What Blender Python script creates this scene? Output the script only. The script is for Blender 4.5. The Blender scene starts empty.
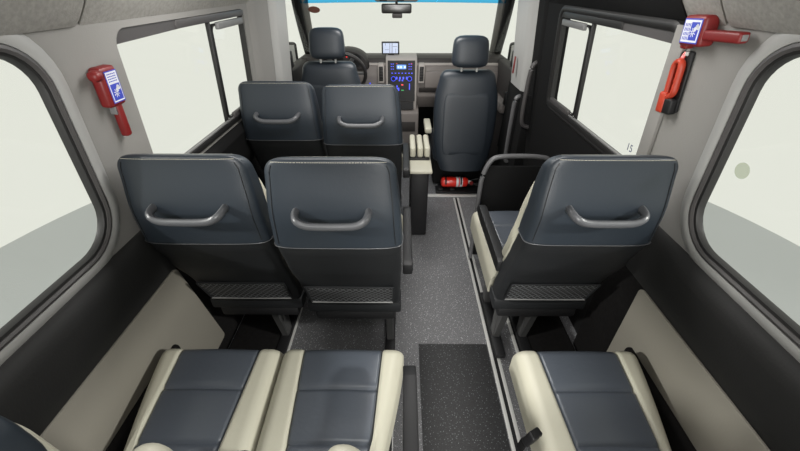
import bpy, bmesh, math, random
from mathutils import Vector, Matrix
random.seed(7)
C = bpy.context.scene.collection
PI = math.pi

# ------------------------------------------------------------------ materials
def srgb(r, g, b):
    f = lambda c: (c/255/12.92) if c/255 <= .04045 else ((c/255+.055)/1.055)**2.4
    return (f(r), f(g), f(b), 1)

def mat(name, col, rough=.5, metal=0, spec=.5, bump=None, var=None, emit=None, coat=0):
    m = bpy.data.materials.new(name); m.use_nodes = True
    nt = m.node_tree; b = nt.nodes['Principled BSDF']
    b.inputs['Base Color'].default_value = (*col[:3], 1)
    b.inputs['Roughness'].default_value = rough
    b.inputs['Metallic'].default_value = metal
    b.inputs['Specular IOR Level'].default_value = spec
    if coat: b.inputs['Coat Weight'].default_value = coat
    tc = nt.nodes.new('ShaderNodeTexCoord')
    if var:                                    # (scale, amount): soft colour variation of the material itself
        n = nt.nodes.new('ShaderNodeTexNoise'); n.inputs['Scale'].default_value = var[0]; n.inputs['Detail'].default_value = 4
        r = nt.nodes.new('ShaderNodeValToRGB')
        r.color_ramp.elements[0].position = .3; r.color_ramp.elements[1].position = .7
        r.color_ramp.elements[0].color = tuple(c*(1-var[1]) for c in col[:3])+(1,)
        r.color_ramp.elements[1].color = tuple(c*(1+var[1]) for c in col[:3])+(1,)
        nt.links.new(tc.outputs['Object'], n.inputs['Vector']); nt.links.new(n.outputs['Fac'], r.inputs['Fac'])
        nt.links.new(r.outputs['Color'], b.inputs['Base Color'])
    if bump:
        n = nt.nodes.new('ShaderNodeTexNoise'); n.inputs['Scale'].default_value = bump[0]; n.inputs['Detail'].default_value = 5
        k = nt.nodes.new('ShaderNodeBump'); k.inputs['Strength'].default_value = bump[1]; k.inputs['Distance'].default_value = .002
        nt.links.new(tc.outputs['Object'], n.inputs['Vector']); nt.links.new(n.outputs['Fac'], k.inputs['Height'])
        nt.links.new(k.outputs['Normal'], b.inputs['Normal'])
    if emit:
        b.inputs['Emission Color'].default_value = (*emit[0][:3], 1); b.inputs['Emission Strength'].default_value = emit[1]
    return m

M = {}
M['leather']   = mat('navy_black_leather', (.019, .0255, .034), .42, spec=.5, bump=(90, .12))
M['leather_c'] = mat('blue_grey_leather', (.070, .081, .100), .34, spec=.7, bump=(70, .25))
M['cream']     = mat('cream_leather', (.50, .485, .395), .45, bump=(80, .12))
M['cream_t']   = mat('cream_stitch', (.55, .52, .42), .6)
M['shell']     = mat('black_vinyl_shell', (.012, .013, .0145), .55, spec=.35, bump=(120, .15))
M['plastic']   = mat('black_plastic', (.010, .010, .011), .5, spec=.35)
M['plastic_m'] = mat('matt_black_plastic', (.0075, .0075, .0078), .8, spec=.18)
M['handle']    = mat('charcoal_handle_plastic', (.085, .088, .095), .32)
M['carpet']    = mat('black_wall_carpet', (.0065, .006, .006), .9, spec=.15, bump=(260, .3), var=(60, .25))
M['belt']      = mat('charcoal_belt_trim', (.027, .027, .027), .7, spec=.3, bump=(200, .25))
M['beige']     = mat('beige_panel', (.25, .235, .20), .6, bump=(150, .1))
M['pillar']    = mat('grey_pillar_fabric', (.26, .254, .242), .85, spec=.2, bump=(220, .25))
M['headliner'] = mat('grey_headliner', (.33, .32, .30), .95, spec=.1, bump=(280, .5), var=(90, .12))
M['lgrey']     = mat('light_grey_trim', (.40, .40, .39), .5)
M['ring'] = mat('pale_window_trim', (.36, .36, .35), .5)
M['mgrey']     = mat('mid_grey_trim', (.20, .20, .20), .45)
M['seal']      = mat('black_rubber', (.014, .0135, .0135), .5)
M['rubber_g']  = mat('grey_rubber', (.07, .066, .066), .45)
M['alu']       = mat('brushed_aluminium', (.55, .55, .53), .45, metal=.15)
M['steel']     = mat('dark_steel', (.10, .10, .10), .45, metal=.6)
M['tube']      = mat('grey_painted_tube', (.13, .13, .135), .35)
M['red']       = mat('red_plastic', (.19, .012, .012), .45)
M['redx']      = mat('red_enamel', (.75, .022, .012), .3, coat=.4)
M['orange']    = mat('orange_red_plastic', (.45, .045, .02), .45)
M['white']     = mat('white_paper', (.75, .76, .80), .5)
M['blue']      = mat('blue_print', (.045, .07, .48), .5)
M['dash']      = mat('grey_dash_plastic', (.19, .17, .16), .6, bump=(200, .3))
M['dashtop']   = mat('dark_dash_plastic', (.030, .026, .025), .6, bump=(200, .3))
M['dashlt']    = mat('light_dash_trim', (.38, .35, .33), .5)
M['btn_blue']  = mat('blue_backlight', (.02, .02, .2), .4, emit=((.06, .09, 1.0), 1.3))
M['btn_red']   = mat('red_backlight', (.2, .02, .02), .4, emit=((1, .06, .06), 1.2))
M['btn_green'] = mat('green_backlight', (.02, .2, .05), .4, emit=((.05, .8, .2), .5))
M['lcd']       = mat('blue_lcd', (.05, .15, .5), .3, emit=((.10, .30, 1.0), .8))
M['lcd_w']     = mat('pale_lcd', (.5, .6, .8), .3, emit=((.5, .75, 1.0), .8))
M['lcd_map']   = mat('map_screen', (.3, .34, .45), .3, emit=((.62, .70, .86), .62))
M['grey_line'] = mat('grey_print', (.16, .18, .26), .5)
M['maroon']    = mat('maroon_sticker', (.24, .10, .075), .6)
M['sticker']   = mat('dull_grey_film', (.50, .52, .46), .5)
M['studio']    = mat('studio_floor_paint', (.50, .52, .53), .5, var=(.7, .03))
M['greytone']  = mat('grey_floor_cap', (.24, .24, .24), .6)

def floor_and_shade(name, base, fleck):
    m = bpy.data.materials.new(name); m.use_nodes = True
    nt = m.node_tree; b = nt.nodes['Principled BSDF']; b.inputs['Roughness'].default_value = .55
    tc = nt.nodes.new('ShaderNodeTexCoord')
    v = nt.nodes.new('ShaderNodeTexVoronoi'); v.inputs['Scale'].default_value = 105; v.feature = 'F1'
    r = nt.nodes.new('ShaderNodeValToRGB'); r.color_ramp.interpolation = 'LINEAR'
    r.color_ramp.elements[0].position = .13; r.color_ramp.elements[1].position = .26
    r.color_ramp.elements[0].color = (*fleck, 1); r.color_ramp.elements[1].color = (*base, 1)
    n = nt.nodes.new('ShaderNodeTexNoise'); n.inputs['Scale'].default_value = 300; n.inputs['Detail'].default_value = 3
    rr = nt.nodes.new('ShaderNodeValToRGB')
    rr.color_ramp.elements[0].position = .35; rr.color_ramp.elements[1].position = .7
    rr.color_ramp.elements[0].color = (.55, .55, .55, 1); rr.color_ramp.elements[1].color = (1.7, 1.7, 1.7, 1)
    mx = nt.nodes.new('ShaderNodeMix'); mx.data_type = 'RGBA'; mx.blend_type = 'MULTIPLY'; mx.inputs['Factor'].default_value = 1
    nt.links.new(tc.outputs['Object'], v.inputs['Vector']); nt.links.new(tc.outputs['Object'], n.inputs['Vector'])
    nt.links.new(v.outputs['Distance'], r.inputs['Fac']); nt.links.new(n.outputs['Fac'], rr.inputs['Fac'])
    nt.links.new(r.outputs['Color'], mx.inputs[6]); nt.links.new(rr.outputs['Color'], mx.inputs[7])
    nt.links.new(mx.outputs[2], b.inputs['Base Color'])
    return m
M['floor'] = floor_and_shade('speckled_grey_vinyl', (.12, .12, .125), (.42, .43, .45))
M['floor_shade'] = floor_and_shade('speckled_shaded_vinyl', (.022, .022, .023), (.14, .15, .155))  # darker copy of the floor vinyl, shade painted in for the aisle

def glass_mat(name, tint, gloss=.05):
    m = bpy.data.materials.new(name); m.use_nodes = True
    nt = m.node_tree; nt.nodes.remove(nt.nodes['Principled BSDF'])
    t = nt.nodes.new('ShaderNodeBsdfTransparent'); t.inputs['Color'].default_value = (*tint, 1)
    g = nt.nodes.new('ShaderNodeBsdfGlossy'); g.inputs['Roughness'].default_value = .02
    mx = nt.nodes.new('ShaderNodeMixShader'); mx.inputs[0].default_value = gloss
    nt.links.new(t.outputs[0], mx.inputs[1]); nt.links.new(g.outputs[0], mx.inputs[2])
    nt.links.new(mx.outputs[0], nt.nodes['Material Output'].inputs[0])
    return m
M['glass'] = glass_mat('clear_glass', (.985, .99, .98), .03)
M['sticker'] = glass_mat('hazy_film', (.84, .86, .80), .05)
M['glass_b'] = glass_mat('blue_tint_glass', (.30, .74, .97), .03)

def mesh_mat():
    m = bpy.data.materials.new('diamond_net'); m.use_nodes = True
    nt = m.node_tree; b = nt.nodes['Principled BSDF']; b.inputs['Roughness'].default_value = .6
    tc = nt.nodes.new('ShaderNodeTexCoord'); mp = nt.nodes.new('ShaderNodeMapping')
    mp.inputs['Rotation'].default_value = (0, math.radians(45), 0); mp.inputs['Scale'].default_value = (1, .001, 1)
    sep = nt.nodes.new('ShaderNodeSeparateXYZ')
    nt.links.new(tc.outputs['Object'], mp.inputs['Vector']); nt.links.new(mp.outputs['Vector'], sep.inputs[0])
    prev = None
    for ax in ('X', 'Z'):
        a = nt.nodes.new('ShaderNodeMath'); a.operation = 'PINGPONG'; a.inputs[1].default_value = .0085
        nt.links.new(sep.outputs[ax], a.inputs[0])
        l = nt.nodes.new('ShaderNodeMath'); l.operation = 'LESS_THAN'; l.inputs[1].default_value = .0018
        nt.links.new(a.outputs[0], l.inputs[0])
        if prev:
            x = nt.nodes.new('ShaderNodeMath'); x.operation = 'MAXIMUM'
            nt.links.new(prev.outputs[0], x.inputs[0]); nt.links.new(l.outputs[0], x.inputs[1]); prev = x
        else: prev = l
    mx = nt.nodes.new('ShaderNodeMix'); mx.data_type = 'RGBA'
    mx.inputs[6].default_value = (.006, .006, .007, 1); mx.inputs[7].default_value = (.14, .145, .15, 1)
    nt.links.new(prev.outputs[0], mx.inputs['Factor']); nt.links.new(mx.outputs[2], b.inputs['Base Color'])
    return m
M['net'] = mesh_mat()

# ------------------------------------------------------------------ mesh helpers
class MB:
    def __init__(s): s.bm = bmesh.new()
    def _merge(s, t, mx=None):
        if mx is not None: bmesh.ops.transform(t, matrix=mx, verts=t.verts)
        me = bpy.data.meshes.new('tmp'); t.to_mesh(me); t.free(); s.bm.from_mesh(me); bpy.data.meshes.remove(me)
    def box(s, lo, hi, bev=0, seg=2, mx=None):
        t = bmesh.new(); bmesh.ops.create_cube(t, size=1)
        d = [hi[i]-lo[i] for i in range(3)]; c = [(hi[i]+lo[i])/2 for i in range(3)]
        for v in t.verts: v.co = Vector((c[0]+v.co.x*d[0], c[1]+v.co.y*d[1], c[2]+v.co.z*d[2]))
        if bev: bmesh.ops.bevel(t, geom=list(t.edges), offset=min(bev, min(abs(x) for x in d)*.49), segments=seg, profile=.5, affect='EDGES')
        s._merge(t, mx); return s
    def loft(s, rings, cap=True, close=True, mx=None):
        t = bmesh.new(); R = [[t.verts.new(p) for p in r] for r in rings]; n = len(rings[0])
        for a, b in zip(R[:-1], R[1:]):
            for i in range(n if close else n-1):
                j = (i+1) % n
                try: t.faces.new((a[i], a[j], b[j], b[i]))
                except ValueError: pass
        if cap:
            t.faces.new(R[0][::-1]); t.faces.new(R[-1])
        bmesh.ops.recalc_face_normals(t, faces=t.faces)
        s._merge(t, mx); return s
    def tube(s, pts, r, seg=10, rz=None, closed=False, up=(0, 0, 1)):
        """sweep an ellipse (r across, rz along 'up') along pts; r may be a list"""
        pts = [Vector(p) for p in pts]; up = Vector(up); rings = []; N = len(pts)
        for i, p in enumerate(pts):
            a = pts[i-1] if (i > 0 or closed) else p; b = pts[(i+1) % N] if (i < N-1 or closed) else p
            d = (b-a).normalized(); u = up if abs(d.dot(up)) < .98 else Vector((1, 0, 0)) if abs(d.x) < .9 else Vector((0, 1, 0))
            x = d.cross(u).normalized(); y = x.cross(d).normalized()
            ra = r[i] if isinstance(r, (list, tuple)) else r; rb = (rz if rz else ra)
            rings.append([p + x*ra*math.cos(2*PI*k/seg) + y*rb*math.sin(2*PI*k/seg) for k in range(seg)])
        if closed: rings.append(rings[0])
        return s.loft(rings, cap=not closed)
    def prism(s, poly, vec, bev=0, mx=None):
        """poly: list of 3D points; extruded by vec"""
        t = bmesh.new(); vs = [t.verts.new(p) for p in poly]; f = t.faces.new(vs)
        e = bmesh.ops.extrude_face_region(t, geom=[f]); nv = [g for g in e['geom'] if isinstance(g, bmesh.types.BMVert)]
        bmesh.ops.translate(t, vec=Vector(vec), verts=nv)
        bmesh.ops.recalc_face_normals(t, faces=t.faces)
        if bev: bmesh.ops.bevel(t, geom=list(t.edges), offset=bev, segments=2, profile=.5, affect='EDGES')
        s._merge(t, mx); return s
    def lathe(s, prof, axis_o, axis='z', seg=20):
        rings = []
        for r, h in prof:
            ring = []
            for k in range(seg):
                a = 2*PI*k/seg; c, q = r*math.cos(a), r*math.sin(a)
                p = {'z': (c, q, h), 'x': (h, c, q), 'y': (c, h, q)}[axis]
                ring.append(Vector(axis_o)+Vector(p))
            rings.append(ring)
        return s.loft(rings)
    def build(s, name, m, parent=None, loc=(0, 0, 0), sharp=35, off=None):
        bm = s.bm
        if off is not None: bmesh.ops.translate(bm, vec=-Vector(off), verts=bm.verts)
        ca = math.radians(sharp)
        for f in bm.faces: f.smooth = True
        for e in bm.edges:
            if len(e.link_faces) == 2 and e.calc_face_angle(0) > ca: e.smooth = False
        me = bpy.data.meshes.new(name); bm.to_mesh(me); bm.free()
        for mm in (m if isinstance(m, (list, tuple)) else [m]): me.materials.append(mm)
        o = bpy.data.objects.new(name, me); C.objects.link(o); o.location = loc
        if parent: o.parent = parent
        return o

def tag(o, label=None, cat=None, group=None, kind=None):
    if label: o['label'] = label
    if cat: o['category'] = cat
    if group: o['group'] = group
    if kind: o['kind'] = kind
    return o
def empty(name, loc=(0, 0, 0), rz=0):
    o = bpy.data.objects.new(name, None); C.objects.link(o); o.location = loc; o.rotation_euler = (0, 0, rz); o.empty_display_size = .05
    return o
def copy_tree(o, parent=None):
    c = o.copy(); C.objects.link(c); c.parent = parent
    for ch in list(o.children): copy_tree(ch, c)
    return c
def struct(o): o['kind'] = 'structure'; return o
def spow(v, e): return math.copysign(abs(v)**e, v)
def sring(cx, cy, z, hx, hy, n=4.5, N=48):
    return [Vector((cx+hx*spow(math.cos(2*PI*k/N), 2/n), cy+hy*spow(math.sin(2*PI*k/N), 2/n), z)) for k in range(N)]
def lerp_tab(tab, z):
    if z <= tab[0][0]: return tab[0][1]
    for (a, va), (b, vb) in zip(tab[:-1], tab[1:]):
        if z <= b:
            t = (z-a)/(b-a); t = t*t*(3-2*t)*.5+t*.5; return va+(vb-va)*t
    return tab[-1][1]
def bez(p, n=8):
    """Catmull-Rom through points"""
    p = [Vector(q) for q in p]; out = []
    for i in range(len(p)-1):
        a = p[i-1] if i else p[i]; b, c = p[i], p[i+1]; d = p[i+2] if i+2 < len(p) else c
        for k in range(n):
            t = k/n
            out.append(.5*((2*b)+(c-a)*t+(2*a-5*b+4*c-d)*t*t+(3*b-a-3*c+d)*t**3))
    out.append(p[-1]); return out

# ------------------------------------------------------------------ camera  (X right, Y towards the windscreen, Z up; z=0 is the van floor)
CAM_Z = 1.5
cd = bpy.data.cameras.new('camera'); cam = bpy.data.objects.new('camera', cd); C.objects.link(cam)
cd.sensor_width = 36; cd.lens = 36*355/800; cd.clip_start = .02; cd.clip_end = 100
cam.location = (0, 0, CAM_Z); cam.rotation_euler = (math.radians(90-34.4), 0, math.radians(.4))
bpy.context.scene.camera = cam

# ------------------------------------------------------------------ shell
def XW(z): return .86-(z-.62)*.075            # half width of the leaning upper wall
def WP(s, y, z, h=0): return Vector((s*(XW(z)-h), y, z))    # point on a wall; h = inwards

def rrect(y0, y1, z0, z1, r, n=8, off=0, skew=0):
    """rounded rectangle loop in wall coordinates; r = (front-bottom.. order: y1z0,y1z1,y0z1,y0z0)"""
    y0 -= off; y1 += off; z0 -= off; z1 += off
    rs = r if isinstance(r, (tuple, list)) else (r,)*4
    out = []
    for (cy, cz, a0), q in zip(((y1, z0, -90), (y1, z1, 0), (y0, z1, 90), (y0, z0, 180)), rs):
        q = max(q+off, .004)
        oy = cy-q if cy == y1 else cy+q; oz = cz-q if cz == z1 else cz+q
        for k in range(n+1):
            a = math.radians(a0+90*k/n); out.append((oy+q*math.cos(a), oz+q*math.sin(a)))
    return [(y+skew*(z-z0), z) for y, z in out]

def wall_plate(name, s, outer, holes, thick, m, h=0):
    bm = bmesh.new(); es = []
    for loop in [outer]+holes:
        vs = [bm.verts.new(WP(s, y, z, h)) for y, z in loop]
        es += [bm.edges.new((vs[i], vs[(i+1) % len(vs)])) for i in range(len(vs))]
    bmesh.ops.triangle_fill(bm, use_beauty=True, edges=es)
    r = bmesh.ops.extrude_face_region(bm, geom=list(bm.faces))
    vs = [g for g in r['geom'] if isinstance(g, bmesh.types.BMVert)]
    bmesh.ops.translate(bm, vec=(s*thick, 0, 0), verts=vs)
    bmesh.ops.recalc_face_normals(bm, faces=bm.faces)
    b = MB(); b.bm.free(); b.bm = bm
    return b.build(name, m)

def wall_ring(mb, s, args, prof):
    """sweep prof = [(offset outwards in the wall plane, height inwards), ...] around a rounded rectangle"""
    loops = [[WP(s, y, z, h) for y, z in rrect(*args[:4], args[4], off=o, skew=(args[5] if len(args) > 5 else 0))] for o, h in prof]
    loops.append(loops[0])
    mb.loft(loops, cap=False); return mb

def pane(s, args, h, m, name, parent=None):
    lp = rrect(*args[:4], args[4], skew=(args[5] if len(args) > 5 else 0))
    return MB().prism([WP(s, y, z, h) for y, z in lp], (s*.004, 0, 0)).build(name, m, parent)

# floor, ground outside
o = struct(MB().box((-.95, -.75, -.04), (.95, 4.3, 0)).build('floor', M['floor']))
o = struct(MB().lathe([(0, -.78), (4.06, -.78), (4.08, -.76), (4.08, -.685), (4.07, -.68), (0, -.68)], (0, 2.0, 0), 'z', 96).build('ground_turntable', M['studio']))

W1L = (-.62, .835, .885, 1.388, (.11, .095, .10, .11), .0)
W1R = (-.62, .862, .885, 1.388, (.11, .095, .10, .11), .0)
W2L = (1.105, 2.075, .925, 1.393, (.045, .04, .05, .05))
W2R = (1.165, 2.095, .925, 1.385, (.045, .04, .05, .05))

# upper walls
ow = lambda y0, y1, z0, z1: [(y0, z0), (y1, z0), (y1, z1), (y0, z1)]
struct(wall_plate('wall_left', -1, ow(-.75, 2.70, .74, 1.425), [rrect(*W1L[:5]), rrect(*W2L[:5])], .017, M['pillar']))
struct(wall_plate('wall_right', 1, ow(-.75, 1.145, .74, 1.425), [rrect(*W1R[:5])], .017, M['pillar']))
struct(wall_plate('door_1', 1, ow(1.145, 2.36, .0, 1.425), [rrect(*W2R[:5])], .05, M['plastic_m']))
struct(MB().prism([WP(1, 1.12, z, h) for z, h in ((.86, 0), (.86, .012), (1.40, .012), (1.40, 0))], (0, .056, 0), bev=.003).build('trim_16', M['pillar']))
# lower walls
for s, side in ((-1, 'left'), (1, 'right')):
    struct(MB().prism([(s*.862, -.75, 0), (s*.862, 2.36 if s < 0 else 1.145, 0), (s*.862, 2.36 if s < 0 else 1.145, .76), (s*.862, -.75, .76)], (s*.05, 0, 0)).build('wall_%s_lower' % side, M['carpet']))
# belt trims (padded sill ledges under the windows)
def belt(s, y0, y1, m, name, zt=.835, pr=.036):
    prof = [(.000, zt+.006), (.012, zt+.004), (.026, zt-.006), (.036, zt-.026), (pr, zt-.055), (pr-.004, zt-.10), (.030, zt-.15), (.014, zt-.20), (.0, zt-.235)]
    rings = []
    ys = [y0+(y1-y0)*k/14 for k in range(15)]
    for i, y in enumerate(ys):
        e = min(1, max(0, (.97-y)/.14)) if y1 < 1.5 else 1
        rings.append([WP(s, y, z, h*(.15+.85*e)) for h, z in prof]+[WP(s, y, zt-.235, -.03), WP(s, y, zt, -.03)])
    return struct(MB().loft(rings).build(name, m))
belt(-1, -.75, 1.08, M['belt'], 'trim_1'); belt(1, -.75, 1.08, M['belt'], 'trim_2')
belt(-1, 1.075, 2.12, M['plastic_m'], 'trim_3', zt=.90, pr=.03)

def panel(s, y0, y1, z0, z1, name):
    lp = rrect(y0, y1, z0, z1, (.02, .02, .02, .02), 5)
    if s < 0: lp = [(y-(z-z0)*.20 if y > .8 else y, z) for y, z in lp]
    struct(MB().prism([(s*.858, y, z) for y, z in lp], (s*-.010, 0, 0), bev=.003).build(name, M['beige']))
panel(-1, -.60, 1.11, .10, .615, 'trim_4'); panel(1, -.60, .925, .10, .605, 'trim_5')
# wheel arch covers low behind the seats, each with a painted-shade floor strip
for s, n in ((-1, 'trim_6'), (1, 'trim_7')):
    b = MB(); b.box((min(s*.861, s*.826), -.55, 0), (max(s*.861, s*.826), .84, .392), .016, 4)
    b.box((min(s*.846, s*.605), .86, 0), (max(s*.846, s*.605), 2.1, .03), .012, 3)  # low black strip standing in for shade on the floor under the seats
    struct(b.build(n, M['carpet']))

# windows: glass, inner seal and trim ring as children of each window structure
def window(n, s, W, ringprof, seal, trim=None, h=-.028, dividers=(), slider=False):
    w = struct(pane(s, (*W[:4], tuple(max(r, .01) for r in W[4])), h, M['glass'], 'window_%d' % n))
    wall_ring(MB(), s, W, seal).build('window_seal', M['seal'], w)
    if trim: wall_ring(MB(), s, W, trim).build('window_trim', M['rubber_g'], w)
    if ringprof: wall_ring(MB(), s, W, ringprof).build('outer_trim', M['ring'], w)
    return w
for n, s, W in ((1, -1, W1L), (2, 1, W1R)):
    window(n, s, W, [(.018, .000), (.020, .007), (.028, .010), (.042, .008), (.054, .003), (.060, .000)],
           [(-.006, -.016), (-.006, -.006), (-.003, .002), (.004, .004), (.006, -.016)],
           [(.003, -.002), (.004, .006), (.010, .010), (.017, .008), (.020, .000)], h=-.014)
for n, s, W, yd in ((3, -1, W2L, 1.70), (4, 1, W2R, 1.745)):
    w = window(n, s, W, None, [(-.010, -.032), (-.010, -.016), (.002, -.010), (.006, -.032)] if s < 0 else
               [(-.006, -.032), (-.006, -.002), (.0, .004), (.010, .007), (.018, .005), (.024, .0), (.010, -.032)])
    y0, y1, z0, z1 = W[:4]
    # sliding light: divider post, frame of the front light, top and bottom guide rails, latches
    b = MB()
    lp = lambda ya, yb, za, zb, h: [WP(s, ya, za, h), WP(s, yb, za, h), WP(s, yb, zb, h), WP(s, ya, zb, h)]
    b.prism(lp(yd-.006, yd+.007, z0, z1-.02, -.006), (s*.018, 0, 0), bev=.003)
    b.build('divider_post', M['seal'], w)
    wall_ring(MB(), s, (yd+.012, y1-.012, z0+.03, z1-.045, .025), [(-.003, -.02), (-.003, -.004), (.005, -.004), (.005, -.02)]).build('sliding_frame', M['seal'], w)
    b = MB(); b.prism(lp(y0+.33, y1, z1-.030, z1-.002, .000), (s*.03, 0, 0), bev=.003); b.build('top_guide_rail', M['rubber_g' if s < 0 else 'seal'], w)
    b = MB(); b.prism(lp(y0+.05, y1, z0-.004, z0+.022, .008), (s*.03, 0, 0), bev=.004); b.build('bottom_guide_rail', M['seal'], w)
    b = MB(); b.prism(lp(y0+.05, yd+.2, z0+.022, z0+.028, .004), (s*.012, 0, 0), bev=.001); b.build('rail_lip', M['mgrey'], w)
    b = MB(); b.prism(lp(yd+.045, y1-.05, z1-.062, z1-.034, .012), (s*.02, 0, 0), bev=.005); b.build('pull_grip', M['mgrey'], w)
    b = MB(); b.prism(lp(yd+.045, y1-.05, z0+.022, z0+.048, .012), (s*.02, 0, 0), bev=.005); b.build('latch_bar', M['rubber_g'], w)
    # dark header above the fixed light
    b = MB(); b.prism([WP(s, y0+.003, z1-.038, -.006), WP(s, yd, z1-.026, -.006), WP(s, yd, z1, -.006), WP(s, y0+.005, z1, -.006)], (s*.02, 0, 0)); b.build('header_strip', M['rubber_g'], w)

# ceiling: coved headliner in a rear and a front length, with a joint between
def cove(s, y0, y1, inset, name, m, rnd=False):
    base = [(.800, 1.412), (.790, 1.425), (.765, 1.455), (.735, 1.50), (.69, 1.56), (.62, 1.63), (.52, 1.69), (.40, 1.72), (.0, 1.735)]
    prof = [(x-inset if i else x-inset*.6, z) for i, (x, z) in enumerate(base[:-1])]+[base[-1]]
    ys = [y0, y1-.03, y1-.018, y1-.008, y1-.001] if rnd else [y0, y1]
    ins = [0, 0, .003, .009, .02] if rnd else [0, 0]
    rings = []
    for y, q in zip(ys, ins):
        rings.append([(s*(x-(-q)), y, z+q*.3) for x, z in prof]+[(s*.0, y, 1.80), (s*.95, y, 1.80), (s*.95, y, 1.412)])
    return struct(MB().loft(rings).build(name, m))
cove(-1, -.75, 1.00, .012, 'ceiling_left_rear', M['headliner'], True); cove(1, -.75, 1.01, .012, 'ceiling_right_rear', M['headliner'], True)
cove(-1, 1.0, 3.30, .0, 'ceiling_left_front', M['headliner']); cove(1, 1.01, 1.15, .0, 'ceiling_right_middle', M['headliner'])
# header over the sliding door is black up to the roof curve
cove(1, 1.15, 2.38, .006, 'ceiling_right_door_header', M['plastic_m']); cove(1, 2.38, 3.30, .0, 'ceiling_right_front', M['headliner'])

# ---- B pillars
def pillar_cover(s, y0, y1, z0, z1, m, name, pr=.05):
    rings = []
    for z in (z0, z0+.02, z1-.02, z1):
        ring = []
        for t in range(13):
            a = t/12; y = y0+(y1-y0)*a
            h = pr*min(1, math.sin(min(a, 1-a)*PI*.9)*2.2)**.6 if 0 < a < 1 else 0
            ring.append(WP(s, y, z, h))
        ring += [WP(s, y1, z, -.04), WP(s, y0, z, -.04)]
        rings.append(ring)
    return struct(MB().loft(rings).build(name, m))
pillar_cover(-1, 2.13, 2.46, .88, 1.43, M['pillar'], 'trim_8', .018)
pillar_cover(-1, 2.46, 2.78, .60, 1.43, M['lgrey'], 'trim_9', .035)
pillar_cover(1, 2.42, 2.80, .90, 1.44, M['lgrey'], 'trim_10', .05)
pillar_cover(1, 2.30, 2.46, .0, 1.44, M['plastic_m'], 'trim_11', .012)
struct(MB().box((.80, 2.36, 0), (.90, 2.82, .90), .01).build('wall_right_front', M['plastic_m']))
struct(MB().box((-.92, 2.36, 0), (-.84, 2.82, .74), .01).build('wall_left_front', M['plastic_m']))

# ---- cab doors, A pillars, roof front, windscreen
for s, n, side in ((-1, 2, 'left'), (1, 3, 'right')):
    d = struct(MB().box((min(s*.86, s*.96), 2.78, 0), (max(s*.86, s*.96), 4.0, .93), .02).build('door_%d' % n, M['dashtop']))
    MB().box((min(s*.80, s*.88), 2.95, .60), (max(s*.80, s*.88), 3.5, .68), .02).build('armrest', M['dash'], d)
    # upper frame of the door window
    pts = bez([(s*.90, 2.80, .93), (s*.87, 2.80, 1.30), (s*.845, 2.86, 1.44), (s*.84, 3.10, 1.455), (s*.845, 3.25, 1.42)], 6)
    MB().tube(pts, .022, 10, rz=.03).build('window_frame', M['plastic'], d)
    pane(s, (2.80, 3.80, .90, 1.44, (.02, .5, .02, .02)), -.055, M['glass'], 'door_glass', d)
    # A pillar
    a = MB(); cen = bez([(s*.93, 4.02, .86), (s*.88, 3.72, 1.16), (s*.83, 3.46, 1.40), (s*.77, 3.24, 1.57)], 6)
    a.tube(cen, .045, 12, rz=.055); struct(a.build('trim_%d' % (12 if s < 0 else 13), M['pillar']))
    a = MB(); cen = bez([(s*.935, 3.90, .86), (s*.90, 3.60, 1.16), (s*.86, 3.36, 1.39), (s*.80, 3.16, 1.53)], 6)
    a.tube(cen, .035, 10, rz=.045); struct(a.build('trim_%d' % (14 if s < 0 else 15), M['plastic_m']))
    # door mirror outside
    mr = empty('door_mirror', (s*1.04, 3.62, .93))
    MB().box((-.06, -.03, -.12), (.06, .04, .12), .03, 4).build('mirror_housing', M['plastic'], mr)
    MB().box((-.05, -.034, -.10), (.05, -.028, .10), .002).build('mirror_glass', M['lgrey'], mr)
    MB().tube([(-s*.02, .02, -.06), (-s*.12, .05, -.10)], .02).build('mirror_arm', M['plastic'], mr)
    tag(mr, 'black door mirror outside the %s cab window' % ('driver side' if s < 0 else 'passenger side'), 'mirror')
ws_b, ws_t = (4.10, .86), (3.40, 1.56)
def wsp(x, t, o=0):
    y = ws_b[0]+(ws_t[0]-ws_b[0])*t; z = ws_b[1]+(ws_t[1]-ws_b[1])*t
    return Vector((x*(.98-.16*t), y-.25*(x*x)*(1-.3*t)-o*.7, z-o*.7))
def wsgrid(t0, t1, m, name, parent=None):
    rings = []
    xs = [-1+2*k/20 for k in range(21)]
    for t in (t0, (t0+t1)/2, t1): rings.append([wsp(x, t) for x in xs]+[wsp(x, t)+Vector((0, .004, .004)) for x in reversed(xs)])
    return MB().loft(rings).build(name, m, parent)
ws = struct(wsgrid(0, .713, M['glass'], 'window_5'))
wsgrid(.713, 1, M['glass_b'], 'shade_band', ws)
struct(MB().box((-.95, 2.9, 1.60), (.95, 3.55, 1.70), .03).build('ceiling_cab_header', M['headliner']))
struct(MB().box((-.97, 4.05, 0), (.97, 4.25, .86)).build('wall_front', M['plastic_m']))

# maroon round sticker on the windscreen
c = Vector((-.838, 0, 0))
def on_ws(x, z, r, name, m, label, cat):
    t = (z-ws_b[1])/(ws_t[1]-ws_b[1]); p = wsp(x, t, .006)
    b = MB(); ring = lambda o: [p+Vector((r*math.cos(a), 0, 0))+Vector((0, -.7, .7))*(r*.72*math.sin(a))+Vector((0, -o, -o)) for a in [2*PI*k/20 for k in range(20)]]
    b.loft([ring(0), ring(.001)]); return tag(b.build(name, m), label, cat)
on_ws(-.855, 1.315, .050, 'round_sticker', M['maroon'], 'maroon oval sticker high in the driver side corner of the windscreen', 'sticker')

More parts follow.
